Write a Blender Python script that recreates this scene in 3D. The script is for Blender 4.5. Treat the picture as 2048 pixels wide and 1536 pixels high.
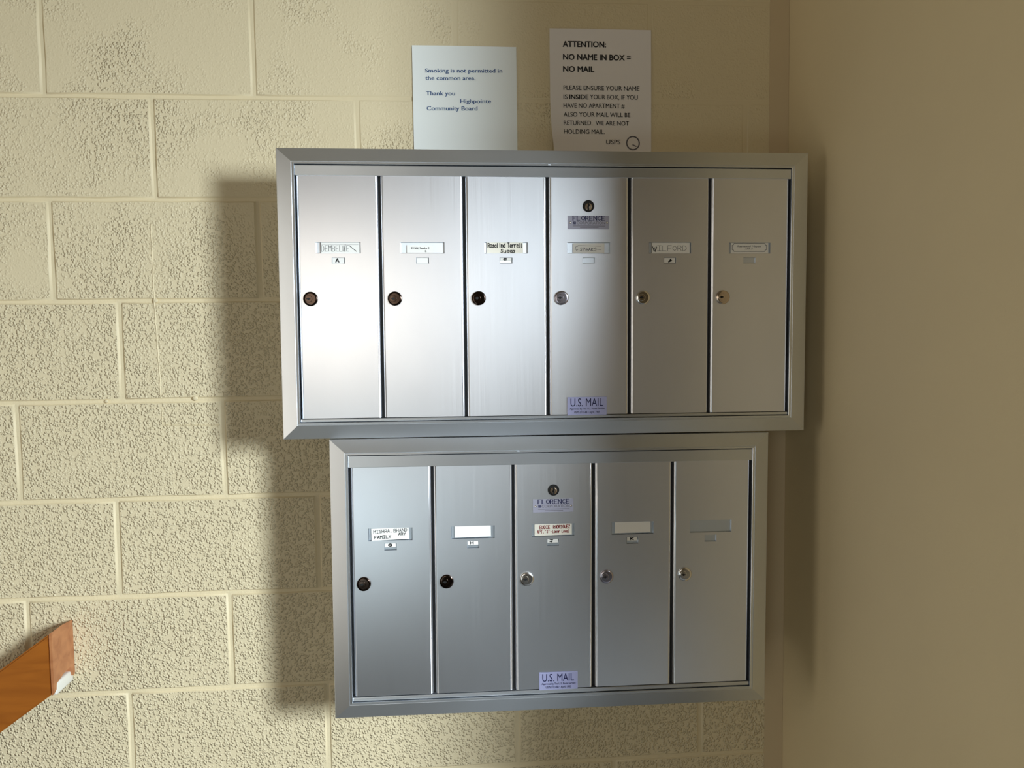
import bpy, bmesh, math, random
from mathutils import Vector, Matrix

# ------------------------------------------------------------------ clear
for o in list(bpy.data.objects):
    bpy.data.objects.remove(o, do_unlink=True)
SC = bpy.context.scene
COL = SC.collection
rnd = random.Random(7)

# ------------------------------------------------------------------ camera
YAW, PITCH, ROLL, FPX, DIST = 0.0764, 0.0636, -0.0129, 1538.0, 1.6201
cy, sy, cp, sp = math.cos(YAW), math.sin(YAW), math.cos(PITCH), math.sin(PITCH)
fw = Vector((sy * cp, cy * cp, -sp))
rt = Vector((cy, -sy, 0))
up = rt.cross(fw)
rt2 = rt * math.cos(ROLL) + up * math.sin(ROLL)
up2 = -rt * math.sin(ROLL) + up * math.cos(ROLL)
cam_d = bpy.data.cameras.new('camera')
cam = bpy.data.objects.new('camera', cam_d)
COL.objects.link(cam)
cam.matrix_world = Matrix(((rt2.x, up2.x, -fw.x, 0), (rt2.y, up2.y, -fw.y, -DIST), (rt2.z, up2.z, -fw.z, 0), (0, 0, 0, 1)))
cam_d.sensor_width = 36.0
cam_d.lens = FPX / 2048 * 36.0
cam_d.clip_start = 0.02
SC.camera = cam

# ------------------------------------------------------------------ world, lights, exposure
w = bpy.data.worlds.new('world')
SC.world = w
w.use_nodes = True
w.node_tree.nodes['Background'].inputs[0].default_value = (0.75, 0.85, 1.0, 1)
w.node_tree.nodes['Background'].inputs[1].default_value = 0.05
vs = SC.view_settings
vs.view_transform = 'Standard'
vs.look = 'None'
vs.gamma = 1.0
vs.use_curve_mapping = False
vs.exposure = 0.06


def area(name, loc, aim, sx, sy_, power, col, spread=180):
    d = bpy.data.lights.new(name, 'AREA')
    d.shape = 'RECTANGLE'
    d.size = sx
    d.size_y = sy_
    d.energy = power
    d.color = col
    d.spread = math.radians(spread)
    o = bpy.data.objects.new(name, d)
    COL.objects.link(o)
    o.location = loc
    v = Vector(aim) - Vector(loc)
    o.rotation_euler = v.to_track_quat('-Z', 'Y').to_euler()
    return o


def rad(L_, a, b):
    """lamp power that gives a pane of a x b metres the radiance L_"""
    return L_ * math.pi * a * b


# low daylight through the glazed entrance door, round the corner on the right behind the camera
area('daylight_entrance', (2.08, -3.05, 0.40), (-1.05, 0.0, -1.15), 0.85, 0.75, rad(35, .85, .75), (0.86, 0.97, 1.04), 84)
# glazed opening in the wall behind the camera, pale sky; cooler panel added below it
area('daylight_rear_upper', (-0.74, -3.05, 0.16), (-0.74, 0.0, 0.16), 0.90, 0.80, rad(3.1, .9, .8), (1.0, 0.92, 0.80))
area('fill_rear_lower', (-0.75, -3.05, -1.00), (-0.75, 0.0, -1.00), 0.60, 0.60, rad(3.6, .6, .6), (0.80, 0.96, 1.0))  # added panel, gives the lower doors their bluish reflection
# unseen panel added across the stairwell to light right wall and left frame rails
area('fill_stairs', (-3.44, -1.40, -0.50), (0.0, -1.40, -0.50), 0.90, 2.70, rad(2.05, .9, 2.7), (1.0, 0.93, 0.82))


# ------------------------------------------------------------------ materials
def mat(name, col, rough=0.6, metal=0.0):
    m = bpy.data.materials.new(name)
    m.use_nodes = True
    b = m.node_tree.nodes['Principled BSDF']
    b.inputs['Base Color'].default_value = (*col, 1)
    b.inputs['Roughness'].default_value = rough
    b.inputs['Metallic'].default_value = metal
    return m


def N(m, t, **kw):
    n = m.node_tree.nodes.new(t)
    for k, v in kw.items():
        if k in n.inputs:
            n.inputs[k].default_value = v
        else:
            setattr(n, k, v)
    return n


def L(m, a, b):
    m.node_tree.links.new(a, b)


def bsdf(m):
    return m.node_tree.nodes['Principled BSDF']


def mapping(m, scale):
    g = N(m, 'ShaderNodeNewGeometry')
    mp = N(m, 'ShaderNodeMapping')
    mp.inputs['Scale'].default_value = scale
    L(m, g.outputs['Position'], mp.inputs['Vector'])
    return mp


def math_n(m, op, a, b=None):
    n = N(m, 'ShaderNodeMath', operation=op)
    for i, v in enumerate((a, b)):
        if v is None:
            continue
        if isinstance(v, (int, float)):
            n.inputs[i].default_value = v
        else:
            L(m, v, n.inputs[i])
    return n.outputs[0]


def paint_mat(name, col, lump=1.0, strength=0.7, smooth=False):
    """thick roller paint: lumps whose amount varies over the wall"""
    m = mat(name, col, 0.55)
    mp = mapping(m, (1, 1, 1))
    n1 = N(m, 'ShaderNodeTexVoronoi', feature='SMOOTH_F1', Scale=215.0, Smoothness=0.30, Randomness=1.0)
    n2 = N(m, 'ShaderNodeTexNoise', Scale=380.0, Detail=1.0)
    n3 = N(m, 'ShaderNodeTexNoise', Scale=5.5, Detail=2.0)
    n4 = N(m, 'ShaderNodeTexNoise', Scale=95.0, Detail=1.0)
    for n in (n1, n2, n3, n4):
        L(m, mp.outputs[0], n.inputs['Vector'])
    cr = N(m, 'ShaderNodeMapRange')
    cr.interpolation_type = 'SMOOTHSTEP'
    cr.inputs['From Min'].default_value = 0.62
    cr.inputs['From Max'].default_value = 0.12
    L(m, math_n(m, 'ADD', n1.outputs['Distance'], math_n(m, 'MULTIPLY', math_n(m, 'SUBTRACT', n4.outputs[0], 0.5), 0.9)), cr.inputs['Value'])
    mk = N(m, 'ShaderNodeMapRange')
    mk.inputs['From Min'].default_value = 0.36
    mk.inputs['From Max'].default_value = 0.60
    mk.inputs['To Min'].default_value = 0.12 * lump
    mk.inputs['To Max'].default_value = 1.0 * lump
    # more lumps lower on the wall and away from the corner
    sep = N(m, 'ShaderNodeSeparateXYZ')
    L(m, mp.outputs[0], sep.inputs[0])
    hz = math_n(m, 'MULTIPLY', sep.outputs['Z'], -0.32)
    hx = math_n(m, 'MULTIPLY', sep.outputs['X'], -0.14)
    s = math_n(m, 'ADD', math_n(m, 'ADD', n3.outputs[0], hz), hx)
    L(m, s, mk.inputs['Value'])
    h = math_n(m, 'MULTIPLY', cr.outputs[0], mk.outputs[0])
    h = math_n(m, 'ADD', h, math_n(m, 'MULTIPLY', n2.outputs[0], 0.10))
    bp = N(m, 'ShaderNodeBump', Strength=strength, Distance=0.0031)
    L(m, h, bp.inputs['Height'])
    L(m, bp.outputs[0], bsdf(m).inputs['Normal'])
    # slight unevenness of the paint colour
    mx = N(m, 'ShaderNodeMix', data_type='RGBA')
    mx.inputs[6].default_value = (*[c * 0.94 for c in col], 1)
    mx.inputs[7].default_value = (*col, 1)
    L(m, n3.outputs[0], mx.inputs[0])
    L(m, mx.outputs[2], bsdf(m).inputs['Base Color'])
    return m


WALLCOL = (0.765, 0.655, 0.43)
M_block = paint_mat('block_paint', WALLCOL, strength=0.8)
M_mortar = paint_mat('mortar_paint', WALLCOL, lump=0.12, strength=0.4)
M_rwall = paint_mat('smooth_wall_paint', (0.78, 0.65, 0.41), lump=0.10, strength=0.25)
M_trim = paint_mat('trim_paint', (0.62, 0.49, 0.30), lump=0.05, strength=0.2)
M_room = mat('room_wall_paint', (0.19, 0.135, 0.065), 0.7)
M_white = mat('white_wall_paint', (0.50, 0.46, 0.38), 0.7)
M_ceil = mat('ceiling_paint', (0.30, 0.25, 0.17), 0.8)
M_land = mat('landing_tile', (0.13, 0.135, 0.14), 0.4)
M_floor = mat('floor_tile', (0.07, 0.065, 0.06), 0.5)


def alu(name, col, rough, streak=0.5, tangent=(1, 0, 0), aniso=0.6):
    """drawn and brushed aluminium: die lines run across `tangent`, along which reflections smear"""
    m = mat(name, col, rough, 1.0)
    sc = (5, 60, 900) if tangent[2] else (900, 60, 5)
    mp = mapping(m, sc)
    n = N(m, 'ShaderNodeTexNoise', Scale=1.0, Detail=3.0)
    L(m, mp.outputs[0], n.inputs['Vector'])
    mr = N(m, 'ShaderNodeMapRange')
    mr.inputs['To Min'].default_value = rough - 0.05 * streak
    mr.inputs['To Max'].default_value = rough + 0.07 * streak
    L(m, n.outputs[0], mr.inputs['Value'])
    L(m, mr.outputs[0], bsdf(m).inputs['Roughness'])
    bsdf(m).inputs['Anisotropic'].default_value = aniso
    t = N(m, 'ShaderNodeCombineXYZ')
    for k in range(3):
        t.inputs[k].default_value = tangent[k]
    L(m, t.outputs[0], bsdf(m).inputs['Tangent'])
    bp = N(m, 'ShaderNodeBump', Strength=0.10 * streak, Distance=0.0006)
    L(m, n.outputs[0], bp.inputs['Height'])
    L(m, bp.outputs[0], bsdf(m).inputs['Normal'])
    # faint handling marks
    mp2 = mapping(m, (14, 14, 9))
    n2 = N(m, 'ShaderNodeTexNoise', Scale=1.0, Detail=4.0)
    L(m, mp2.outputs[0], n2.inputs['Vector'])
    mx = N(m, 'ShaderNodeMix', data_type='RGBA')
    mx.inputs[6].default_value = (*[c * 0.93 for c in col], 1)
    mx.inputs[7].default_value = (*col, 1)
    L(m, n2.outputs[0], mx.inputs[0])
    L(m, mx.outputs[2], bsdf(m).inputs['Base Color'])
    return m


M_door = alu('brushed_aluminium', (0.86, 0.88, 0.93), 0.335, aniso=0.4)
M_frame = alu('satin_aluminium', (0.82, 0.86, 0.91), 0.34, 0.3, aniso=0.2)
M_frame_h = alu('satin_aluminium_horizontal', (0.82, 0.86, 0.91), 0.46, 0.3, (0, 0, 1), 0.75)
M_recess = alu('slot_aluminium', (0.66, 0.71, 0.77), 0.38, 0.2)
M_case = mat('case_dark', (0.02, 0.02, 0.02), 0.8)
M_plate = mat('label_plate', (0.48, 0.48, 0.60), 0.4, 0.3)
M_plateblue = mat('postal_plate', (0.52, 0.54, 0.86), 0.4, 0.2)
M_ink = mat('black_ink', (0.012, 0.012, 0.015), 0.6)
M_navy = mat('navy_ink', (0.01, 0.012, 0.09), 0.5)
M_blueink = mat('blue_ink', (0.025, 0.08, 0.24), 0.6)
M_grey = mat('pencil', (0.16, 0.16, 0.17), 0.7)
M_lgrey = mat('grey_print', (0.17, 0.16, 0.19), 0.6)
M_red = mat('red_ink', (0.30, 0.012, 0.015), 0.6)
M_card = mat('card_paper', (0.92, 0.91, 0.87), 0.8)
M_cardcream = mat('cream_card_paper', (0.93, 0.89, 0.78), 0.8)
M_paperw = mat('white_paper', (0.90, 0.94, 0.92), 0.8)
M_paperg = mat('copy_paper', (0.88, 0.84, 0.82), 0.8)
M_lockdark = mat('nickel_dark_reflection', (0.055, 0.038, 0.030), 0.17, 1.0)  # nickel heads with the dark reflection of a person put into the colour
M_locknick = mat('polished_nickel', (0.80, 0.78, 0.76), 0.20, 1.0)
M_lockwarm = mat('nickel_tan_reflection_and_plug', (0.62, 0.52, 0.42), 0.25, 1.0)  # tan reflection put into the nickel colour; also the master lock plug
M_lockviol = mat('nickel_violet_reflection', (0.52, 0.49, 0.56), 0.25, 1.0)  # same nickel, purple-grey reflection put into its colour
M_hole = mat('keyhole_black', (0.004, 0.004, 0.004), 0.6)
M_pad = mat('white_caulk', (0.80, 0.79, 0.73), 0.5)


def wood_mat(name, c1, c2):
    m = mat(name, c1, 0.38)
    g = N(m, 'ShaderNodeNewGeometry')
    mp = N(m, 'ShaderNodeMapping')
    mp.inputs['Rotation'].default_value = (0, math.radians(35), 0)
    mp.inputs['Scale'].default_value = (7, 40, 45)
    L(m, g.outputs['Position'], mp.inputs['Vector'])
    n = N(m, 'ShaderNodeTexNoise', Scale=1.0, Detail=5.0, Distortion=0.6)
    L(m, mp.outputs[0], n.inputs['Vector'])
    cr = N(m, 'ShaderNodeValToRGB')
    cr.color_ramp.elements[0].position = 0.3
    cr.color_ramp.elements[0].color = (*c2, 1)
    cr.color_ramp.elements[1].position = 0.7
    cr.color_ramp.elements[1].color = (*c1, 1)
    L(m, n.outputs[0], cr.inputs[0])
    L(m, cr.outputs[0], bsdf(m).inputs['Base Color'])
    bp = N(m, 'ShaderNodeBump', Strength=0.12, Distance=0.001)
    L(m, n.outputs[0], bp.inputs['Height'])
    L(m, bp.outputs[0], bsdf(m).inputs['Normal'])
    return m


M_wood = wood_mat('stained_wood', (0.38, 0.118, 0.013), (0.26, 0.074, 0.008))
M_wood2 = wood_mat('stained_wood_end', (0.52, 0.22, 0.09), (0.36, 0.13, 0.05))


# ------------------------------------------------------------------ helpers
def obj(name, bm, mats, parent=None, loc=(0, 0, 0), smooth=False, **props):
    me = bpy.data.meshes.new(name)
    bmesh.ops.recalc_face_normals(bm, faces=bm.faces) if not props.pop('keepn', False) else None
    bm.to_mesh(me)
    bm.free()
    for m in (mats if isinstance(mats, (list, tuple)) else [mats]):
        me.materials.append(m)
    if smooth:
        for p in me.polygons:
            p.use_smooth = True
    o = bpy.data.objects.new(name, me)
    COL.objects.link(o)
    o.location = loc
    if parent is not None:
        o.parent = parent
    for k, v in props.items():
        o[k] = v
    return o


def empty(name, loc, **props):
    o = bpy.data.objects.new(name, None)
    o.empty_display_size = 0.05
    COL.objects.link(o)
    o.location = loc
    for k, v in props.items():
        o[k] = v
    return o


def quad(bm, pts, mi=0):
    f = bm.faces.new([bm.verts.new(p) for p in pts])
    f.material_index = mi
    return f


def box(bm, x0, x1, y0, y1, z0, z1, mi=0, bevel=0.0):
    vs_ = [bm.verts.new((x, y, z)) for x in (x0, x1) for y in (y0, y1) for z in (z0, z1)]
    idx = [(0, 1, 3, 2), (4, 6, 7, 5), (0, 4, 5, 1), (2, 3, 7, 6), (0, 2, 6, 4), (1, 5, 7, 3)]
    fs = []
    for i in idx:
        f = bm.faces.new([vs_[k] for k in i])
        f.material_index = mi
        fs.append(f)
    if bevel:
        es = list({e for f in fs for e in f.edges})
        bmesh.ops.bevel(bm, geom=es, offset=bevel, segments=2, affect='EDGES', profile=0.6)


def prism(bm, poly, y0, y1, mi=0):
    """poly of (x,z); extruded along y"""
    a = [bm.verts.new((x, y0, z)) for x, z in poly]
    b = [bm.verts.new((x, y1, z)) for x, z in poly]
    bm.faces.new(a).material_index = mi
    bm.faces.new(b[::-1]).material_index = mi
    n = len(poly)
    for i in range(n):
        bm.faces.new([a[i], a[(i + 1) % n], b[(i + 1) % n], b[i]]).material_index = mi


def disc(bm, cx, cz, r, y, mi=0, n=24, rz=None):
    rz = rz or r
    vs_ = [bm.verts.new((cx + r * math.cos(2 * math.pi * i / n), y, cz + rz * math.sin(2 * math.pi * i / n))) for i in range(n)]
    f = bm.faces.new(vs_)
    f.material_index = mi
    if f.normal.y > 0:
        f.normal_flip()


def lathe(bm, cx, cz, prof, mi=0, n=32, ox=0, oz=0):
    """prof: list of (radius, y); rings; first/last capped when r == 0"""
    rings = []
    for k, (r, y) in enumerate(prof):
        if r == 0:
            rings.append([bm.verts.new((cx, y, cz))])
        else:
            rings.append([bm.verts.new((cx + r * math.cos(2 * math.pi * i / n), y, cz + r * math.sin(2 * math.pi * i / n))) for i in range(n)])
    for a, b in zip(rings, rings[1:]):
        for i in range(n):
            j = (i + 1) % n
            if len(a) == 1 and len(b) == 1:
                continue
            if len(b) == 1:
                f = bm.faces.new([a[i], a[j], b[0]])
            elif len(a) == 1:
                f = bm.faces.new([a[0], b[j], b[i]])
            else:
                f = bm.faces.new([a[i], a[j], b[j], b[i]])
            f.material_index = mi


# --- printed text from the built-in font, fitted to x0..x1 with a given cap height
_tc = {}


def glyphs(text, offset):
    key = (text, offset)
    if key not in _tc:
        cu = bpy.data.curves.new('t', 'FONT')
        cu.body = text
        cu.size = 1.0
        cu.offset = offset
        cu.resolution_u = 3
        to = bpy.data.objects.new('t', cu)
        COL.objects.link(to)
        dg = bpy.context.evaluated_depsgraph_get()
        me = bpy.data.meshes.new_from_object(to.evaluated_get(dg))
        vs_ = [v.co.copy() for v in me.vertices]
        fs = [tuple(p.vertices) for p in me.polygons]
        bpy.data.objects.remove(to, do_unlink=True)
        bpy.data.curves.remove(cu)
        bpy.data.meshes.remove(me)
        _tc[key] = (vs_, fs)
    return _tc[key]


def text(bm, s, x0, x1, z, cap, y, mi=1, offset=0.0, slope=0.0, shear=0.0, yfun=None):
    """printed line fitted to x0..x1 and a cap height; a positive offset emboldens it by overprinting"""
    vs_, fs = glyphs(s, 0.0)
    CAP = max(v.y for v in glyphs('H', 0.0)[0])
    a = min(v.x for v in vs_)
    b = max(v.x for v in vs_)
    k = (x1 - x0) / (b - a)
    kz = cap / CAP
    shifts = [(0, 0)] if offset <= 0 else [(-offset, 0), (offset, 0), (0, offset * .7), (0, -offset * .7)]
    for n_, (dx, dz) in enumerate(shifts):
        out = []
        for v in vs_:
            x = x0 + (v.x + dx - a) * k + v.y * kz * shear
            zz = z + (v.y + dz) * kz + slope * (x - x0)
            yy = y - n_ * 0.00003
            out.append(bm.verts.new((x, yy if yfun is None else yfun(x, zz) + yy, zz)))
        for f in fs:
            try:
                ff = bm.faces.new([out[i] for i in f])
                ff.material_index = mi
                ff.normal_update()
                if ff.normal.y > 0:
                    ff.normal_flip()
            except ValueError:
                pass


# --- handwriting: pen strokes on a 4 x 6 grid
ST = {
    'A': ['00 26 40', '12 32'], 'B': ['00 06 36 44 33 03', '33 41 30 00'], 'C': ['45 26 03 11 20 41'],
    'D': ['00 06 26 44 42 20 00'], 'E': ['46 06 00 40', '03 33'], 'F': ['46 06 00', '03 33'],
    'G': ['45 26 04 02 20 41 43 23'], 'H': ['00 06', '40 46', '03 43'], 'I': ['06 46', '26 20', '00 40'],
    'i': ['26 20'], 'J': ['06 46', '36 31 20 01'], 'K': ['00 06', '46 03 40'], 'L': ['06 00 40'],
    'M': ['00 06 23 46 40'], 'N': ['00 06 40 46'], 'O': ['26 04 02 20 42 44 26'], 'P': ['00 06 36 44 33 03'],
    'Q': ['26 04 02 20 42 44 26', '22 50'], 'R': ['00 06 36 44 33 03', '23 40'],
    'S': ['45 26 15 14 33 31 20 01'], 'T': ['06 46', '26 20'], 'U': ['06 02 20 42 46'],
    'V': ['06 20 46'], 'W': ['06 10 24 30 46'], 'X': ['06 40', '00 46'], 'Y': ['06 23 46', '23 20'],
    'Z': ['06 46 00 40'], ',': ['21 1/'], '.': ['20 21'], '-': ['13 33'], '"': ['16 15', '36 35'],
    'o': ['24 03 01 20 41 43 24'], 's': ['43 24 13 32 20 01'], 'a': ['43 24 03 01 20 41', '44 40'],
    'l': ['16 10 20'], 'n': ['04 00', '02 24 43 40'], 'd': ['43 24 03 01 20 41', '46 40'],
    'e': ['02 42 34 14 02 10 40'], 'r': ['04 00', '02 24 44'], 'u': ['04 01 20 41', '44 40'],
    'g': ['43 24 03 11 41', '44 4/ 1/'], 't': ['16 10 30', '04 34'], 'w': ['04 10 23 30 44'],
    'v': ['04 20 44'], 'p': ['04 0/', '03 24 43 41 20 01'], 'k': ['06 00', '44 02 40'], '/': ['0/ 47'],
    '\\': ['06 50'],
}


def stroke(bm, pts, th, y, mi):
    for (ax, az), (bx_, bz) in zip(pts, pts[1:]):
        d = Vector((bx_ - ax, bz - az))
        if d.length < 1e-7:
            continue
        d.normalize()
        n = Vector((-d.y, d.x)) * th / 2
        e = d * th * 0.35
        P = [(ax - e.x + n.x, az - e.y + n.y), (ax - e.x - n.x, az - e.y - n.y), (bx_ + e.x - n.x, bz + e.y - n.y), (bx_ + e.x + n.x, bz + e.y + n.y)]
        f = quad(bm, [(p[0], y, p[1]) for p in P], mi)
        f.normal_update()
        if f.normal.y > 0:
            f.normal_flip()


def write(bm, s, x0, x1, z, h, y, th, mi=1, jit=0.25, slope=0.0, seed=1, contrast=None):
    r = random.Random(seed)
    n = len(s)
    adv = (x1 - x0) / (n - 0.25)
    lw = adv * 0.72
    for i, ch in enumerate(s):
        if ch == ' ':
            continue
        ox = x0 + i * adv + r.uniform(-.04, .04) * adv
        oz = z + slope * (ox - x0) + r.uniform(-.05, .05) * h * jit * 2
        sc = 1 + r.uniform(-.1, .1) * jit * 2
        for line in ST[ch]:
            pts = []
            for tok in line.split():
                gx = ord(tok[0]) - 48
                gz = ord(tok[1]) - 48
                pts.append((ox + gx / 4 * lw + r.uniform(-.05, .05) * lw * jit * 2,
                            oz + gz / 6 * h * sc + r.uniform(-.04, .04) * h * jit * 2))
            if contrast:
                for a, b in zip(pts, pts[1:]):
                    dx, dz = abs(a[0] - b[0]), abs(a[1] - b[1])
                    t = th * (contrast + (1 - contrast) * dz / (dx + dz + 1e-9))
                    stroke(bm, [a, b], t, y, mi)
            else:
                stroke(bm, pts, th, y, mi)


# ------------------------------------------------------------------ setting: block wall
XR = 0.718                       # plane of the right wall
ZJ = [0.6884 - 0.2032 * k for k in range(-3, 11)]
PHASE = {0: -0.7966, 1: -0.5917, 2: -0.7974, 3: -0.672, 4: -0.8816, 5: -0.6953, 6: -0.8818, 7: -0.6861}
XL = -3.46
ZF, ZC = -1.34, 1.25


def mort_y(x, z):
    # joints are struck deeper on the left, nearly painted flush towards the corner and the notices
    t = min(1, max(0, (x + 0.45) / 0.45))
    t2 = min(1, max(0, (z - 0.33) / 0.1))
    return 0.0044 - 0.0036 * t * (0.45 + 0.55 * t2)


bm = bmesh.new()
nx, nz = 60, 40
gv = [[bm.verts.new((XL + (XR - XL) * i / nx, mort_y(XL + (XR - XL) * i / nx, ZF + (ZC - ZF) * j / nz), ZF + (ZC - ZF) * j / nz)) for j in range(nz + 1)] for i in range(nx + 1)]
for i in range(nx):
    for j in range(nz):
        bm.faces.new([gv[i][j], gv[i + 1][j], gv[i + 1][j + 1], gv[i][j + 1]])
# solid behind
box(bm, XL, 0.0, 0.0, 0.12, ZF - 1.2, ZF)
box(bm, XL, XR, 0.006, 0.12, ZF, ZC)
wall_back = obj('wall_back', bm, M_mortar, kind='structure')


def block(x0, x1, z0, z1, r):
    """one painted concrete block: hand-uneven arris, sloped into the joint"""
    bm = bmesh.new()
    d = 0.0125
    W, H = x1 - x0, z1 - z0
    nxs = max(2, int(W / 0.055))
    nzs = 3
    pts = [(x0 + W * i / nxs, z0) for i in range(nxs)] + [(x1, z0 + H * i / nzs) for i in range(nzs)] \
        + [(x1 - W * i / nxs, z1) for i in range(nxs)] + [(x0, z1 - H * i / nzs) for i in range(nzs)]
    cx, cz = (x0 + x1) / 2, (z0 + z1) / 2
    jf = 0.0009
    off = r.uniform(-0.0004, 0.0004)
    rings = [[], [], [], []]
    for x, z in pts:
        jx, jz = r.uniform(-jf, jf), r.uniform(-jf, jf)
        dep = mort_y(x, z)
        sx = 0 if abs(abs(x - cx) - W / 2) > 1e-6 else (1 if x > cx else -1)
        sz = 0 if abs(abs(z - cz) - H / 2) > 1e-6 else (1 if z > cz else -1)
        for q, (ins, f) in enumerate(((0.0050, 0.0), (0.0034, 0.52), (0.0014, 0.92), (-0.0006, 1.02))):
            kx = 1 if q < 3 else 0
            rings[q].append(bm.verts.new((x - sx * ins + jx * kx, off + (dep + 0.0004 - off) * f, z - sz * ins * .85 + jz * kx)))
    bm.faces.new(rings[0])
    n = len(pts)
    for a, b in zip(rings, rings[1:]):
        for i in range(n):
            j = (i + 1) % n
            f = bm.faces.new([a[i], a[j], b[j], b[i]])
            f.material_index = 1
            f.smooth = True
    return bm


JW = 0.0018                      # half joint width
BL = 0.4064
for k in range(len(ZJ) - 1):
    zt, zb = ZJ[k] - JW, ZJ[k + 1] + JW
    c = k - 3
    ph = PHASE.get(c, -0.68 if c % 2 else -0.88)
    xs = [XL]
    x = ph - BL * 8
    while x < XR:
        if XL + 0.03 < x < XR - 0.045:
            xs.append(x)
        x += BL
    xs.append(XR)
    zt = min(zt, ZC - .003)
    zb = max(zb, ZF + .003)
    if zt - zb < 0.02:
        continue
    for i in range(len(xs) - 1):
        a = xs[i] + (JW * 1.1 if i else 0.001)
        b = xs[i + 1] - (JW * 1.1 if i < len(xs) - 2 else 0.001)
        obj('concrete_block', block(a, b, zb, zt, rnd), [M_block, M_mortar], wall_back)

# thin raised paint seams running over two courses on the left
bm = bmesh.new()


def ridge(bm, pts, wd, h):
    for (ax, az), (bx_, bz) in zip(pts, pts[1:]):
        d = Vector((bx_ - ax, bz - az)).normalized()
        n = Vector((-d.y, d.x)) * wd / 2
        a0, a1 = (ax + n.x, 0.0005, az + n.y), (ax - n.x, 0.0005, az - n.y)
        b0, b1 = (bx_ + n.x, 0.0005, bz + n.y), (bx_ - n.x, 0.0005, bz - n.y)
        ta, tb = (ax, -h, az), (bx_, -h, bz)
        quad(bm, [a0, b0, tb, ta])
        quad(bm, [ta, tb, b1, a1])


pts = []
z = 0.232
while z > -0.125:
    x = -0.6023 + max(0, (0.08 - z)) * 0.028 + rnd.uniform(-.0009, .0009)
    pts.append((x, z))
    z -= 0.009
ridge(bm, pts, 0.0042, 0.0016)
ridge(bm, [(-0.5962, -0.135), (-0.5965, -0.1735)], 0.0016, 0.0007)
ridge(bm, [(-0.5965, -0.1752), (-0.55, -0.1765), (-0.4813, -0.1776)], 0.0016, 0.0007)
obj('paint_seam', bm, M_mortar, wall_back)

# drips and blobs of old paint
bm = bmesh.new()
for bx_, bz, r in ((-0.529, -0.121, 0.006), (-0.553, 0.263, 0.004), (-0.548, 0.262, 0.003), (-0.705, -0.124, .004), (-0.60, 0.079, 0.0055), (-0.90, 0.60, .004), (-0.36, 0.475, .004), (-0.52, .266, .003)):
    bmesh.ops.create_icosphere(bm, subdivisions=2, radius=r, matrix=Matrix.Translation((bx_, 0.0008, bz)) @ Matrix.Diagonal((1, 0.45, 0.9, 1)))
obj('paint_blob', bm, M_mortar, wall_back, smooth=True)

# ------------------------------------------------------------------ setting: the corner and the rest of the room
YF = -3.1
XE2 = 2.6
bm = bmesh.new()
box(bm, XR, XR + 0.12, -0.94, 0.1, ZF, ZC)
obj('wall_right', bm, M_rwall, kind='structure')
bm = bmesh.new()
box(bm, XR + 0.12, XE2, -0.94, -0.82, ZF, ZC)
obj('wall_entrance', bm, M_room, kind='structure')
bm = bmesh.new()
box(bm, XE2, XE2 + 0.1, YF, -0.82, ZF, ZC)
obj('wall_side', bm, M_room, kind='structure')
bm = bmesh.new()
prism(bm, [(0.6795, ZF), (0.6795, ZC), (XR, ZC), (XR, ZF)], -0.001, 0.004)
for v in bm.verts:
    if v.co.x > 0.7 and v.co.y < 0:
        v.co.y = -0.010
bmesh.ops.bevel(bm, geom=[e for e in bm.edges if abs(e.verts[0].co.z - e.verts[1].co.z) > 1], offset=0.0008, segments=2, affect='EDGES')
obj('trim_1', bm, M_trim, kind='structure')


def window(name, cx, cy, cz, wd, ht, along):
    """plain frame set on the inside of an outside wall, round a daylight lamp or an added fill panel"""
    win = empty(name, (cx, cy, cz - ht / 2), kind='structure')
    t = 0.05
    bm = bmesh.new()
    for a0, a1, z0, z1 in ((-wd / 2 - t, -wd / 2, -t, ht + t), (wd / 2, wd / 2 + t, -t, ht + t), (-wd / 2, wd / 2, -t, 0), (-wd / 2, wd / 2, ht, ht + t)):
        if along == 'x':
            box(bm, a0, a1, -0.045, 0.03, z0, z1, bevel=0.002)
        else:
            box(bm, -0.015, 0.03, a0, a1, z0, z1, bevel=0.002)
    obj('window_or_fill_frame', bm, M_frame, win)


window('window_1', -0.74, -3.055, 0.16, .90, .80, 'x')
window('fill_frame_2', -0.75, -3.055, -1.00, .60, .60, 'x')  # frame round the added lower panel
window('fill_frame_3', -3.445, -1.40, -0.50, .90, 2.70, 'y')  # frame round the added stairwell panel
bm = bmesh.new()
box(bm, XL - 0.1, XL, YF, 0.1, ZF - 1.2, ZC)
obj('wall_left', bm, M_white, kind='structure')
bm = bmesh.new()
box(bm, XL, XE2, YF - 0.1, YF, ZF - 1.2, ZC)
obj('wall_front', bm, M_room, kind='structure')
# landing on the right, open stairwell with a lower floor on the left
bm = bmesh.new()
box(bm, 0.0, XE2 + 0.1, YF - 0.1, 0.12, ZF - 0.15, ZF)
obj('floor', bm, M_land, kind='structure')
bm = bmesh.new()
box(bm, XL - 0.1, 0.0, YF - 0.1, 0.12, ZF - 1.3, ZF - 1.2)
obj('floor_lower', bm, M_floor, kind='structure')
bm = bmesh.new()
box(bm, XL - 0.1, XE2 + 0.1, YF - 0.1, 0.12, ZC, ZC + 0.1)
obj('ceiling', bm, M_ceil, kind='structure')


# ------------------------------------------------------------------ mailbox units
YO, YI, YD = -0.187, -0.2025, -0.197        # outer frame edge, inner frame ridge, door face


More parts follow.
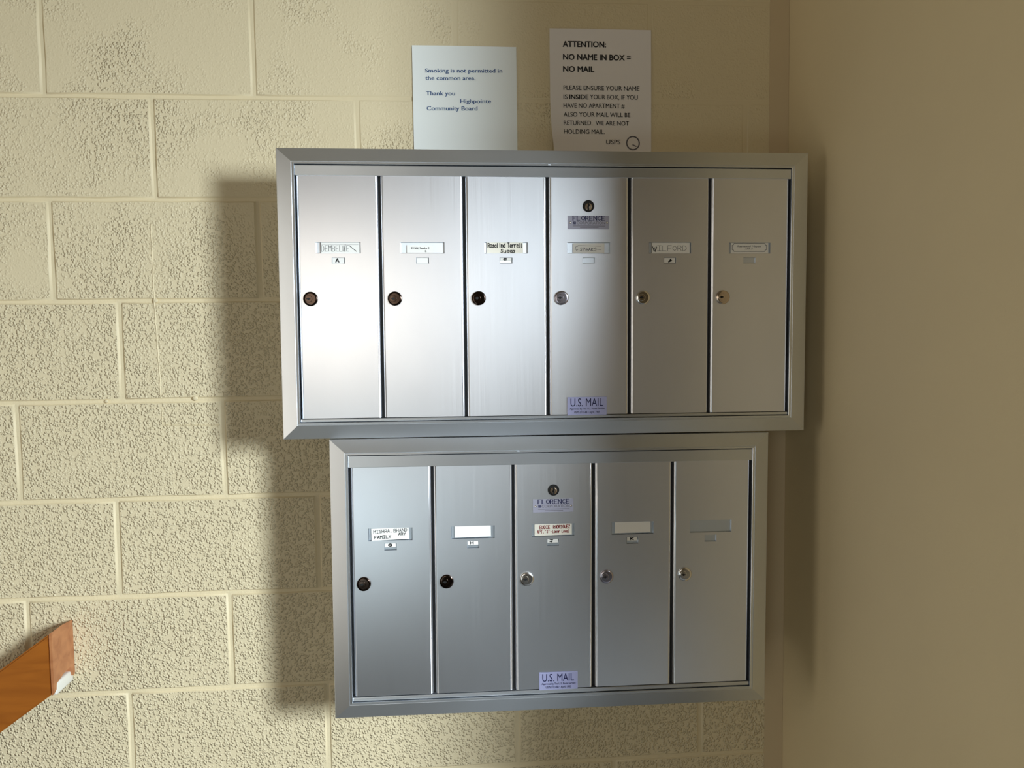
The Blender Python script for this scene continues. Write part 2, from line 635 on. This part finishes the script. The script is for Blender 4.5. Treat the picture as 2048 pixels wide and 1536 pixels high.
def frame_rail(side, o, i):
    """one mitred, bevelled length of the surrounding frame"""
    bm = bmesh.new()
    (ox0, ox1, oz0, oz1), (ix0, ix1, iz0, iz1) = o, i
    lip = 0.0028
    P = {'left': [(ox0, oz0), (ox0, oz1), (ix0, iz1), (ix0, iz0)], 'right': [(ox1, oz1), (ox1, oz0), (ix1, iz0), (ix1, iz1)],
         'top': [(ox0, oz1), (ox1, oz1), (ix1, iz1), (ix0, iz1)], 'bottom': [(ox1, oz0), (ox0, oz0), (ix0, iz0), (ix1, iz0)]}[side]
    a, b, c, d = P                          # a,b outer corners; c,d inner corners

    def lerp(p, q, t):
        return (p[0] + (q[0] - p[0]) * t, p[1] + (q[1] - p[1]) * t)
    # profile across the rail: return to the wall side, outer edge, face, step, ridge, inner drop
    prof = [(0.0, YO + 0.014), (0.0, YO), (0.03, YO - 0.0008), (0.84, YI + 0.0012), (0.86, YI + 0.0017), (0.885, YI + 0.0006), (0.985, YI), (1.0, YI + 0.0006), (1.0, YI + 0.016)]
    r0 = [bm.verts.new((lerp(a, d, t)[0], y, lerp(a, d, t)[1])) for t, y in prof]
    r1 = [bm.verts.new((lerp(b, c, t)[0], y, lerp(b, c, t)[1])) for t, y in prof]
    n = len(prof)
    for k in range(n):
        j = (k + 1) % n
        bm.faces.new([r0[k], r0[j], r1[j], r1[k]])
    bm.faces.new(r0)
    bm.faces.new(r1[::-1])
    for v in bm.verts:                      # hairline mitre gap
        pass
    return bm


def door_mesh(x0, x1, z0, z1, slot, num):
    """folded door leaf: rolled vertical edges, two windows pressed back into the face"""
    bm = bmesh.new()
    R = 0.0042
    # column list: (x, y)
    cols = [(x0 - 0.0, YD + 0.010)]
    for a in (90, 67, 45, 22, 0):
        t = math.radians(a)
        cols.append((x0 + R - R * math.sin(t), YD + R - R * math.cos(t)))
    mids = [slot[0], num[0], num[1], slot[1]]
    cols += [(m, YD) for m in mids]
    for a in (0, 22, 45, 67, 90):
        t = math.radians(a)
        cols.append((x1 - R + R * math.sin(t), YD + R - R * math.cos(t)))
    cols.append((x1, YD + 0.010))
    rows = [z0, num[2], num[3], slot[2], slot[3], z1]
    grid = [[bm.verts.new((x, y, z)) for z in rows] for x, y in cols]

    def inwin(i, j):
        xm = (cols[i][0] + cols[i + 1][0]) / 2
        zm = (rows[j] + rows[j + 1]) / 2
        if slot[0] < xm < slot[1] and slot[2] < zm < slot[3] and abs(cols[i][1] - YD) < 1e-6:
            return 1
        if num[0] < xm < num[1] and num[2] < zm < num[3]:
            return 2
        return 0
    for i in range(len(cols) - 1):
        for j in range(len(rows) - 1):
            if inwin(i, j):
                continue
            f = bm.faces.new([grid[i][j], grid[i + 1][j], grid[i + 1][j + 1], grid[i][j + 1]])
            if cols[i][1] != YD or cols[i + 1][1] != YD:
                f.smooth = True
    # top and bottom folds
    for zz, s in ((z0, 1), (z1, -1)):
        quad(bm, [(x0 + R, YD, zz), (x1 - R, YD, zz), (x1 - R, YD + 0.010, zz), (x0 + R, YD + 0.010, zz)])
    for (a, b, c, d), dep in ((slot, 0.0036), (num, 0.0030)):
        e = 0.0012                         # pressed, slightly sloping reveal
        o = [(a, c), (b, c), (b, d), (a, d)]
        i_ = [(a + e, c + e), (b - e, c + e), (b - e, d - e * .5), (a + e, d - e * .5)]
        for k in range(4):
            k2 = (k + 1) % 4
            quad(bm, [(o[k][0], YD, o[k][1]), (o[k2][0], YD, o[k2][1]), (i_[k2][0], YD + dep, i_[k2][1]), (i_[k][0], YD + dep, i_[k][1])], 1)
        quad(bm, [(p[0], YD + dep, p[1]) for p in i_], 1)
    bmesh.ops.remove_doubles(bm, verts=bm.verts, dist=1e-6)
    return bm


def lock_mesh():
    """round lock head: collar, domed face, key plug set off-centre with a cross-shaped keyway"""
    bm = bmesh.new()
    lathe(bm, 0, 0, [(0.0130, 0.0), (0.0130, -0.0026), (0.0122, -0.0034), (0.0095, -0.0037), (0.0, -0.0038)])
    lathe(bm, -0.0030, 0, [(0.0066, -0.0036), (0.0066, -0.0041), (0.0060, -0.0044), (0.0, -0.0045)], n=24)
    y = -0.0047
    for (x0, x1, z0, z1) in ((-0.0072, 0.0002, -0.0009, 0.0009), (-0.0046, -0.0016, -0.0022, 0.0018)):
        f = quad(bm, [(x0, y, z0), (x1, y, z0), (x1, y, z1), (x0, y, z1)], 1)
    return bm


LOCKS = {}


def lock(kind, parent, loc):
    if kind not in LOCKS:
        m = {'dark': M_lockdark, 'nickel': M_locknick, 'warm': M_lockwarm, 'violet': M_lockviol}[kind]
        o = obj('lock', lock_mesh(), [m, M_hole], parent, loc, smooth=False)
        for p in o.data.polygons:
            p.use_smooth = len(p.vertices) == 4 and p.material_index == 0
        LOCKS[kind] = o
        return o
    o = LOCKS[kind].copy()
    COL.objects.link(o)
    o.parent = parent
    o.location = loc
    return o


def master_lock(parent, x, z):
    bm = bmesh.new()
    lathe(bm, 0, 0, [(0.0108, 0.0), (0.0108, -0.0010), (0.0100, -0.0012), (0.0094, -0.0006), (0.0094, -0.0002), (0, -0.0002)], mi=1)
    lathe(bm, 0, -0.0014, [(0.0068, -0.0002), (0.0066, -0.0016), (0.0050, -0.0024), (0, -0.0026)], mi=0, n=24)
    y = -0.0030
    stroke(bm, [(-0.0004, 0.0046), (0.0006, 0.0012), (-0.0008, -0.0020), (0.0, -0.0072)], 0.0026, y, 1)
    o = obj('master_lock', bm, [M_lockwarm, M_hole], parent, (x, YD, z), label='round recessed master lock with a dark rim')
    return o


def maker_plate(parent, x0, x1, z0, z1):
    bm = bmesh.new()
    box(bm, x0, x1, YD - 0.0006, YD, z0, z1, bevel=0.0002)
    W, H = x1 - x0, z1 - z0
    y = YD - 0.0009
    # serif capitals
    s = 'FLORENCE'
    ax, bx_ = x0 + W * .13, x0 + W * .90
    zb, h = z0 + H * .655, H * .31
    write(bm, s, ax, bx_, zb, h, y, 0.00155, 1, jit=0.0, contrast=0.5)
    adv = (bx_ - ax) / (len(s) - 0.25)
    for i, ch in enumerate(s):
        ox = ax + i * adv
        ser = {'F': [(0, 0), (0, 6)], 'L': [(0, 0), (0, 6)], 'R': [(0, 0), (0, 6), (4, 0)], 'E': [(0, 0), (0, 6)], 'N': [(0, 0), (0, 6), (4, 6)]}.get(ch, [])
        for gx, gz in ser:
            px, pz = ox + gx / 4 * adv * .72, zb + gz / 6 * h
            stroke(bm, [(px - .0009, pz), (px + .0009, pz)], 0.0006, y, 1)
    # squared emblem before the second line
    f = quad(bm, [(x0 + W * .135, y, z0 + H * .36), (x0 + W * .195, y, z0 + H * .36), (x0 + W * .195, y, z0 + H * .55), (x0 + W * .135, y, z0 + H * .55)], 1)
    stroke(bm, [(x0 + W * .143, z0 + H * .42), (x0 + W * .187, z0 + H * .42)], 0.0004, y - .0002, 0)
    stroke(bm, [(x0 + W * .150, z0 + H * .50), (x0 + W * .18, z0 + H * .50)], 0.0004, y - .0002, 0)
    text(bm, 'CORPORATION', x0 + W * .215, x0 + W * .90, z0 + H * .36, H * .20, y, 2, offset=-0.012)
    # two lines of print too small to read
    r = random.Random(3)
    for zz, a, b in ((0.235, .13, .90), (0.125, .30, .74)):
        x = x0 + W * a
        while x < x0 + W * b:
            l = r.uniform(.0008, .0020)
            stroke(bm, [(x, z0 + H * zz), (min(x + l, x0 + W * b), z0 + H * zz)], 0.0009, y, 2)
            x += l + .0007
    for sx in (0.065, 0.945):
        lathe(bm, x0 + W * sx, z0 + H * .47, [(0.0021, YD - 0.0004), (0.0019, YD - 0.0014), (0.0011, YD - 0.0020), (0, YD - 0.0022)], mi=3, n=14)
    return obj('maker_plate', bm, [M_plate, M_navy, M_lgrey, M_locknick], parent, label='small riveted plate with dark blue and grey lettering')


def postal_plate(parent, x0, x1, z0, z1):
    bm = bmesh.new()
    box(bm, x0, x1, YD - 0.0022, YD - 0.0001, z0, z1, bevel=0.0009)
    W, H = x1 - x0, z1 - z0
    y = YD - 0.0025
    text(bm, 'U.S. MAIL', x0 + W * .08, x0 + W * .90, z0 + H * .49, H * .43, y, 1, offset=0.0)
    text(bm, 'Approved By The U.S. Postal Service', x0 + W * .06, x0 + W * .94, z0 + H * .30, H * .11, y, 1, offset=0.008)
    text(bm, 'USPS-STD-4B • April, 1985', x0 + W * .17, x0 + W * .82, z0 + H * .10, H * .12, y, 1, offset=0.008)
    return obj('postal_plate', bm, [M_plateblue, M_navy], parent, label='small raised plate with navy lettering')


def name_card(parent, slot, fx0, fx1, fz0, fz1, writer, mats, tilt=0.0):
    W, H = slot[1] - slot[0], slot[3] - slot[2]
    x0, x1 = slot[0] + W * fx0, slot[0] + W * fx1
    z0, z1 = slot[2] + H * fz0, slot[2] + H * fz1
    bm = bmesh.new()
    yc = YD + 0.0016
    box(bm, x0, x1, yc, yc + 0.0004, z0, z1)
    if writer:
        writer(bm, x0, x1 - x0, z0, z1 - z0, yc - 0.0003)
    if tilt:
        bmesh.ops.rotate(bm, verts=bm.verts, cent=((x0 + x1) / 2, yc, (z0 + z1) / 2), matrix=Matrix.Rotation(tilt, 3, 'Y'))
    return obj('name_card', bm, mats, parent)


def w_a(bm, x, W, z, H, y):
    write(bm, 'DEMBELLE', x + W * .03, x + W * .74, z + H * .17, H * .55, y, 0.0007, 1, seed=4)
    stroke(bm, [(x + W * .60, z + H * .15), (x + W * .64, z + H * .8)], 0.0011, y, 2)
    stroke(bm, [(x + W * .74, z + H * .72), (x + W * .92, z + H * .16)], 0.0010, y, 2)
    stroke(bm, [(x + W * .03, z + H * .82), (x + W * .97, z + H * .80)], 0.0004, y, 1)
    stroke(bm, [(x + W * .01, z + H * .02), (x + W * .01, z + H * .98)], 0.0010, y, 2)


def w_b(bm, x, W, z, H, y):
    text(bm, 'RYAN, Sandra E.', x + W * .16, x + W * .86, z + H * .48, H * .26, y, 1, offset=0.012)
    text(bm, 'B', x + W * .68, x + W * .73, z + H * .10, H * .22, y, 1, offset=0.012)


def w_c(bm, x, W, z, H, y):
    write(bm, 'Rosalind Terrell', x + W * .03, x + W * .99, z + H * .54, H * .40, y, 0.0013, 1, seed=9)
    write(bm, 'Suggs', x + W * .38, x + W * .78, z + H * .04, H * .36, y, 0.0013, 1, seed=2)


def w_d(bm, x, W, z, H, y):
    write(bm, 'C', x + W * .06, x + W * .15, z + H * .25, H * .50, y, 0.0007, 1, seed=2)
    write(bm, 'SPeAKS', x + W * .22, x + W * .74, z + H * .20, H * .34, y, 0.0009, 1, seed=5)
    stroke(bm, [(x + W * .15, z + H * .77), (x + W * .9, z + H * .70)], 0.0005, y, 1)
    stroke(bm, [(x + W * .74, z + H * .36), (x + W * .9, z + H * .32)], 0.0004, y, 1)


def w_e(bm, x, W, z, H, y):
    write(bm, 'WILFORD', x + W * .04, x + W * .92, z + H * .25, H * .48, y, 0.0007, 1, seed=6)
    stroke(bm, [(x + W * .04, z + H * .60), (x + W * .11, z + H * .16), (x + W * .15, z + H * .60)], 0.0012, y, 2)
    stroke(bm, [(x + W * .01, z + H * .0), (x + W * .01, z + H * .98)], 0.0009, y, 2)


def w_f(bm, x, W, z, H, y):
    a, b, c, d = x + W * .04, x + W * .96, z + H * .18, z + H * .95
    k = .0035
    P = [(a + k, c), (b - k, c), (b - k * .6, c + k * .8), (b, c + k), (b, d - k), (b - k * .6, d - k * .8), (b - k, d), (a + k, d), (a + k * .6, d - k * .8), (a, d - k), (a, c + k), (a + k * .6, c + k * .8), (a + k, c)]
    stroke(bm, P, 0.0009, y, 1)
    text(bm, 'Raymond Mayes', x + W * .17, x + W * .80, z + H * .60, H * .17, y, 1, shear=0.35, offset=0.006)
    text(bm, 'APT. F', x + W * .38, x + W * .58, z + H * .36, H * .13, y, 1, shear=0.3, offset=0.01)


def w_g(bm, x, W, z, H, y):
    write(bm, 'MISHRA,', x + W * .06, x + W * .56, z + H * .58, H * .27, y, 0.0008, 1, seed=11, slope=.05)
    write(bm, 'BHAND', x + W * .60, x + W * .95, z + H * .62, H * .27, y, 0.0008, 1, seed=12, slope=.05)
    write(bm, 'ARY', x + W * .72, x + W * .91, z + H * .36, H * .20, y, 0.0010, 1, seed=13)
    write(bm, 'FAMILY', x + W * .08, x + W * .52, z + H * .12, H * .25, y, 0.0010, 1, seed=14, slope=.04)


def w_j(bm, x, W, z, H, y):
    write(bm, 'EDDIE', x + W * .14, x + W * .41, z + H * .56, H * .26, y, 0.0010, 1, seed=21)
    write(bm, 'RODRIGUEZ', x + W * .50, x + W * .95, z + H * .56, H * .26, y, 0.0011, 1, seed=22)
    write(bm, 'APT."J"-', x + W * .07, x + W * .46, z + H * .19, H * .26, y, 0.0009, 1, seed=23)
    write(bm, 'Lower Level', x + W * .48, x + W * .93, z + H * .19, H * .26, y, 0.0009, 1, seed=24)


def number_card(parent, num, ch, part=1.0, dx=0.0, m=None, slant=False):
    x0, x1, z0, z1 = num
    W, H = x1 - x0, z1 - z0
    bm = bmesh.new()
    yc = YD + 0.0012
    zb = z0 + H * (1 - part) + 0.0006
    box(bm, x0 + .0010, x1 - .0018, yc, yc + .0004, zb, z1 - .0005)
    if ch:
        c = x0 + W * (.42 + dx)
        if slant:
            stroke(bm, [(c + .003, z0 + H * .78), (c - .0015, z0 + H * .25), (c + .0045, z0 + H * .5)], 0.0019, yc - .0003, 1)
            stroke(bm, [(c, z0 + H * .45), (c + .003, z0 + H * .62)], 0.0012, yc - .0003, 1)
        else:
            write(bm, ch, c - .0027, c + .0031, zb + (z1 - zb) * .20, (z1 - zb) * .62, yc - .0003, 0.0017, 1, jit=.1)
    return obj('number_card', bm, [M_card, M_ink], parent)


def make_unit(label, pivot, rot, outer, inner, hdr_bot, gaps, door_bot, slot_off, slot_z, num_off, num_z, lock_off, lock_z, doors, master_i, master_z, plate, mail, mark):
    t = empty('mailbox_unit', (pivot[0], 0, pivot[1]), label=label, category='mailbox', group='wall mounted aluminium mailbox units')
    px, pz = pivot
    t.rotation_euler = (0, rot, 0)
    # everything below is written in wall coordinates and shifted to the pivot
    outer = [v * 1.0021 for v in outer]
    o = (outer[0] - px, outer[1] - px, outer[2] - pz, outer[3] - pz)
    i = (inner[0] - px, inner[1] - px, inner[2] - pz, inner[3] - pz)
    bm = bmesh.new()
    box(bm, i[0] - .006, i[1] + .006, YD + 0.012, -0.0045, i[2] - .006, i[3] + .006, 0)
    obj('case', bm, M_frame, t)
    bm = bmesh.new()
    box(bm, i[0] - .003, i[1] + .003, YD + 0.0095, YD + 0.0118, i[2] - .003, i[3] + .003, 0)
    obj('backing_panel', bm, M_case, t)
    for s in ('left', 'right', 'top', 'bottom'):
        obj('frame_rail', frame_rail(s, o, i), M_frame if s in ('left', 'right') else M_frame_h, t)
    # small scuffed dent in the top length of the frame
    bm = bmesh.new()
    mx_ = (i[0] + i[1]) / 2 + mark
    box(bm, mx_ - .0022, mx_ + .0022, YI - .0002, YI + .0016, i[3] + .0006, i[3] + .0036, bevel=.0004)
    obj('frame_tab', bm, M_recess, t)
    # header rail: flat hood over the door tops
    hb = hdr_bot - pz
    bm = bmesh.new()
    box(bm, i[0] + .0004, i[1] - .0004, YD - 0.0030, YD + 0.0090, hb, i[3] - .0018, 0, bevel=0.0007)
    obj('header_rail', bm, M_frame_h, t)
    db = door_bot - pz
    bm = bmesh.new()
    box(bm, i[0] + .0004, i[1] - .0004, YD - 0.0020, YD + 0.0090, i[2] + .0011, db - .0012, 0, bevel=0.0014)
    obj('sill_rail', bm, M_frame_h, t)
    res = []
    for k, (lk, card, num) in enumerate(doors):
        g0, g1 = gaps[k] - px, gaps[k + 1] - px
        x0 = g0 + (0.0044 if k == 0 else 0.0028)
        x1 = g1 - 0.0024
        slot = (g0 + slot_off[0], g0 + slot_off[1], slot_z[0] - pz, slot_z[1] - pz)
        nm = (g0 + num_off[0], g0 + num_off[1], num_z[0] - pz, num_z[1] - pz)
        d = obj('door', door_mesh(x0, x1, db, hb + .004, slot, nm), [M_door, M_recess], t)
        lock(lk, d, (g0 + lock_off, YD, lock_z - pz))
        if card:
            name_card(d, slot, *card)
        if num is not None:
            number_card(d, nm, *num)
        if k == master_i:
            master_lock(d, g0 + 0.0761, master_z - pz)
            maker_plate(d, plate[0] - px, plate[1] - px, plate[2] - pz, plate[3] - pz)
            postal_plate(d, mail[0] - px, mail[1] - px, mail[2] - pz, mail[3] - pz)
        res.append(d)
    return t


make_unit('wide upper aluminium mailbox unit of six doors with handwritten name cards', (0.181, -0.188), 0.005,
          (-0.3125, 0.6737, -0.1882, 0.3379), (-0.2790, 0.6372, -0.1575, 0.3076), 0.2880,
          (-0.2813, -0.1300, 0.0230, 0.1765, 0.3301, 0.4829, 0.6367), -0.1500,
          (0.0365, 0.1168), (0.1495, 0.1697), (0.0647, 0.0882), (0.1312, 0.1418), 0.0253, 0.0677,
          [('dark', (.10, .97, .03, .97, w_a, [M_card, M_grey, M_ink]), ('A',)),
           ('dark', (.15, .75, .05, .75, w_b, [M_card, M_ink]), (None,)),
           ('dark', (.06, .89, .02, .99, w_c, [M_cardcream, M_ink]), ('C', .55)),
           ('violet', (.14, .87, .05, .94, w_d, [M_card, M_grey]), None),
           ('nickel', (.05, .97, .02, .98, w_e, [M_card, M_grey, M_ink]), ('E', .95, .05, None, True)),
           ('warm', (.05, .95, .02, .98, w_f, [M_card, M_grey]), None)],
          3, 0.2360, (0.2138, 0.2912, 0.1939, 0.2187), (0.2119, 0.2866, -0.1512, -0.1171), 0.0)

make_unit('narrow lower aluminium mailbox unit of five doors with one empty name slot', (0.184, -0.720), 0.0065,
          (-0.2330, 0.6000, -0.7203, -0.1906), (-0.1988, 0.5648, -0.6860, -0.2193), -0.2424,
          (-0.1990, -0.0454, 0.1058, 0.2584, 0.4107, 0.5639), -0.6765,
          (0.0345, 0.1160), (-0.3810, -0.3572), (0.0636, 0.0866), (-0.3992, -0.3860), 0.0248, -0.4612,
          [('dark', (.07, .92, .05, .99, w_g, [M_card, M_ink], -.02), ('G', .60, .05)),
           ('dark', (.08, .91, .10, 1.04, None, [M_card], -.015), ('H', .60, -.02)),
           ('nickel', (.07, .94, .08, 1.04, w_j, [M_cardcream, M_red], -.01), ('J', .60, -.05)),
           ('violet', (.08, .93, .12, 1.08, None, [M_card], -.01), ('K', .60, .05)),
           ('nickel', None, None)],
          2, -0.2923, (0.1429, 0.2196, -0.3345, -0.3093), (0.1532, 0.2275, -0.6782, -0.6440), -0.068)


# ------------------------------------------------------------------ paper notices
def notice(name, x0, x1, z0, z1, curl, mats, fill, **props):
    bm = bmesh.new()
    nx_, nz_ = 16, 20
    r = random.Random(5)

    def yf(x, z):
        u = (x - x0) / (x1 - x0)
        v = (z - z0) / (z1 - z0)
        y = -0.0016 - 0.0007 * math.sin(u * 5 + v * 3) * math.sin(v * 4)
        if curl:
            lift = max(0, 0.55 - v - u * 1.2)
            y -= 0.045 * lift ** 1.6
            y -= 0.0035 * math.sin(u * math.pi) * (1 - v) * 0.6
        return y

    def xf(x, z):
        v = (z - z0) / (z1 - z0)
        u = (x - x0) / (x1 - x0)
        if curl:
            x += 0.020 * max(0, (0.50 - v)) ** 2 * 2.4 * (1 - u)
        return x
    for side in (0, 1):
        g = [[bm.verts.new((xf(x0 + (x1 - x0) * i / nx_, z0 + (z1 - z0) * j / nz_), yf(x0 + (x1 - x0) * i / nx_, z0 + (z1 - z0) * j / nz_) + side * 0.0002, z0 + (z1 - z0) * j / nz_)) for j in range(nz_ + 1)] for i in range(nx_ + 1)]
        for i in range(nx_):
            for j in range(nz_):
                f = bm.faces.new([g[i][j], g[i + 1][j], g[i + 1][j + 1], g[i][j + 1]] if side == 0 else [g[i][j], g[i][j + 1], g[i + 1][j + 1], g[i + 1][j]])
                f.smooth = True
    fill(bm, yf)
    me = obj(name, bm, mats, keepn=True, **props)
    return me


def fill1(bm, yf):
    c = 0.0079
    for s, a, b, z in (('Smoking is not permitted in', -0.0457, 0.1117, 0.5380), ('the common area.', -0.0455, 0.0565, 0.5232),
                       ('Thank you', -0.0448, 0.0140, 0.4925), ('Highpointe', 0.0251, 0.0879, 0.4775), ('Community Board', -0.0440, 0.0597, 0.4622)):
        text(bm, s, a, b, z, c, -0.0005, 1, offset=0.014, slope=0.009, yfun=yf)


def fill2(bm, yf):
    for s, a, b, z, c, o in (('ATTENTION:', 0.2385, 0.3284, 0.5935, 0.0112, .032), ('NO NAME IN BOX =', 0.2389, 0.3803, 0.5675, 0.0112, .032), ('NO MAIL', 0.2387, 0.3031, 0.5432, 0.0112, .032),
                             ('PLEASE ENSURE YOUR NAME', 0.2389, 0.3989, 0.5062, 0.0090, .008), ('IS', 0.2387, 0.2473, 0.4876, 0.0090, .008), ('INSIDE', 0.2512, 0.2908, 0.4877, 0.0090, .032),
                             ('YOUR BOX, IF YOU', 0.2944, 0.3955, 0.4880, 0.0090, .008), ('HAVE NO APARTMENT #', 0.2386, 0.3674, 0.4700, 0.0088, .008), ('ALSO YOUR MAIL WILL BE', 0.2387, 0.3791, 0.4520, 0.0088, .008),
                             ('RETURNED.  WE ARE NOT', 0.2388, 0.3763, 0.4345, 0.0088, .008), ('HOLDING MAIL.', 0.2392, 0.3247, 0.4168, 0.0088, .008), ('USPS', 0.3279, 0.3579, 0.3960, 0.0088, .008)):
        text(bm, s, a, b, z, c, -0.0005, 1, offset=o, yfun=yf)
    # round seal
    cx, cz = 0.3849, 0.3985
    n = 40
    for k in range(n):
        a0, a1 = 2 * math.pi * k / n, 2 * math.pi * (k + 1) / n
        P = [(cx + r * math.cos(a), cz + r * math.sin(a)) for r, a in ((.0148, a0), (.0148, a1), (.0122, a1), (.0122, a0))]
        f = quad(bm, [(p[0], yf(*p) - .0005, p[1]) for p in P], 2)
        f.normal_update()
        if f.normal.y > 0:
            f.normal_flip()
        a0 += .03
        P = [(cx + r * math.cos(a), cz + r * math.sin(a)) for r, a in ((.0136, a0), (.0136, a0 + .09), (.0122, a0 + .09), (.0122, a0))]
        f = quad(bm, [(p[0], yf(*p) - .0007, p[1]) for p in P], 1)
        f.normal_update()
        if f.normal.y > 0:
            f.normal_flip()
    f = quad(bm, [(p[0], yf(*p) - .0005, p[1]) for p in ((cx - .002, cz - .004), (cx + .007, cz - .008), (cx + .008, cz - .006), (cx, cz - .002))], 2)


notice('paper_notice', -0.0718, 0.1415, 0.328, 0.592, False, [M_paperw, M_blueink], fill1,
       label='square white paper notice with blue lettering taped above mailboxes', category='notice', group='paper notices above the mailboxes')
notice('paper_notice', 0.2109, 0.4242, 0.342, 0.6305, True, [M_paperg, M_ink, M_lgrey], fill2,
       label='taller greyish paper notice with black capitals and curling lower left edge', category='notice', group='paper notices above the mailboxes')

# ------------------------------------------------------------------ handrail end
hr = empty('handrail', (-0.792, 0, -0.69), label='orange-brown wooden handrail end returning into block wall', category='handrail')
SL = math.tan(math.radians(35.5))
XE = 0.0
bm = bmesh.new()
LN = 0.55
prism(bm, [(XE - 0.005, 0.121 - 0.005 * SL), (XE - 0.005, 0.0 - .005 * SL), (XE - LN, -LN * SL), (XE - LN, 0.121 - LN * SL)], -0.085, -0.052)
bmesh.ops.bevel(bm, geom=[e for e in bm.edges], offset=0.003, segments=2, affect='EDGES')
obj('rail', bm, M_wood, hr)
bm = bmesh.new()
# return piece: profile in y-z, notched underneath, swept over its width with the slope of the rail
prof = [(-0.085, 0.121), (-0.085, -0.002), (-0.076, 0.003), (-0.074, 0.014), (-0.045, 0.022), (-0.016, 0.024), (-0.011, 0.004), (-0.004, 0.001), (-0.0015, 0.006), (-0.0015, 0.116), (-0.045, 0.121)]
wr = [0.005 if y < -0.05 else 0.030 for y, z in prof]
a = [bm.verts.new((XE, y, z)) for y, z in prof]
b = [bm.verts.new((XE - q, y, z - q * SL)) for (y, z), q in zip(prof, wr)]
bm.faces.new(a)
bm.faces.new(b[::-1])
for k in range(len(prof)):
    j = (k + 1) % len(prof)
    bm.faces.new([a[k], b[k], b[j], a[j]])
obj('rail_return', bm, M_wood2, hr, label='paler mitred end piece')
bm = bmesh.new()
box(bm, -0.024, -0.003, -0.070, -0.0012, -0.012, 0.012, bevel=0.004)
obj('wall_mount', bm, M_pad, hr, label='white painted block under the end piece', smooth=True)
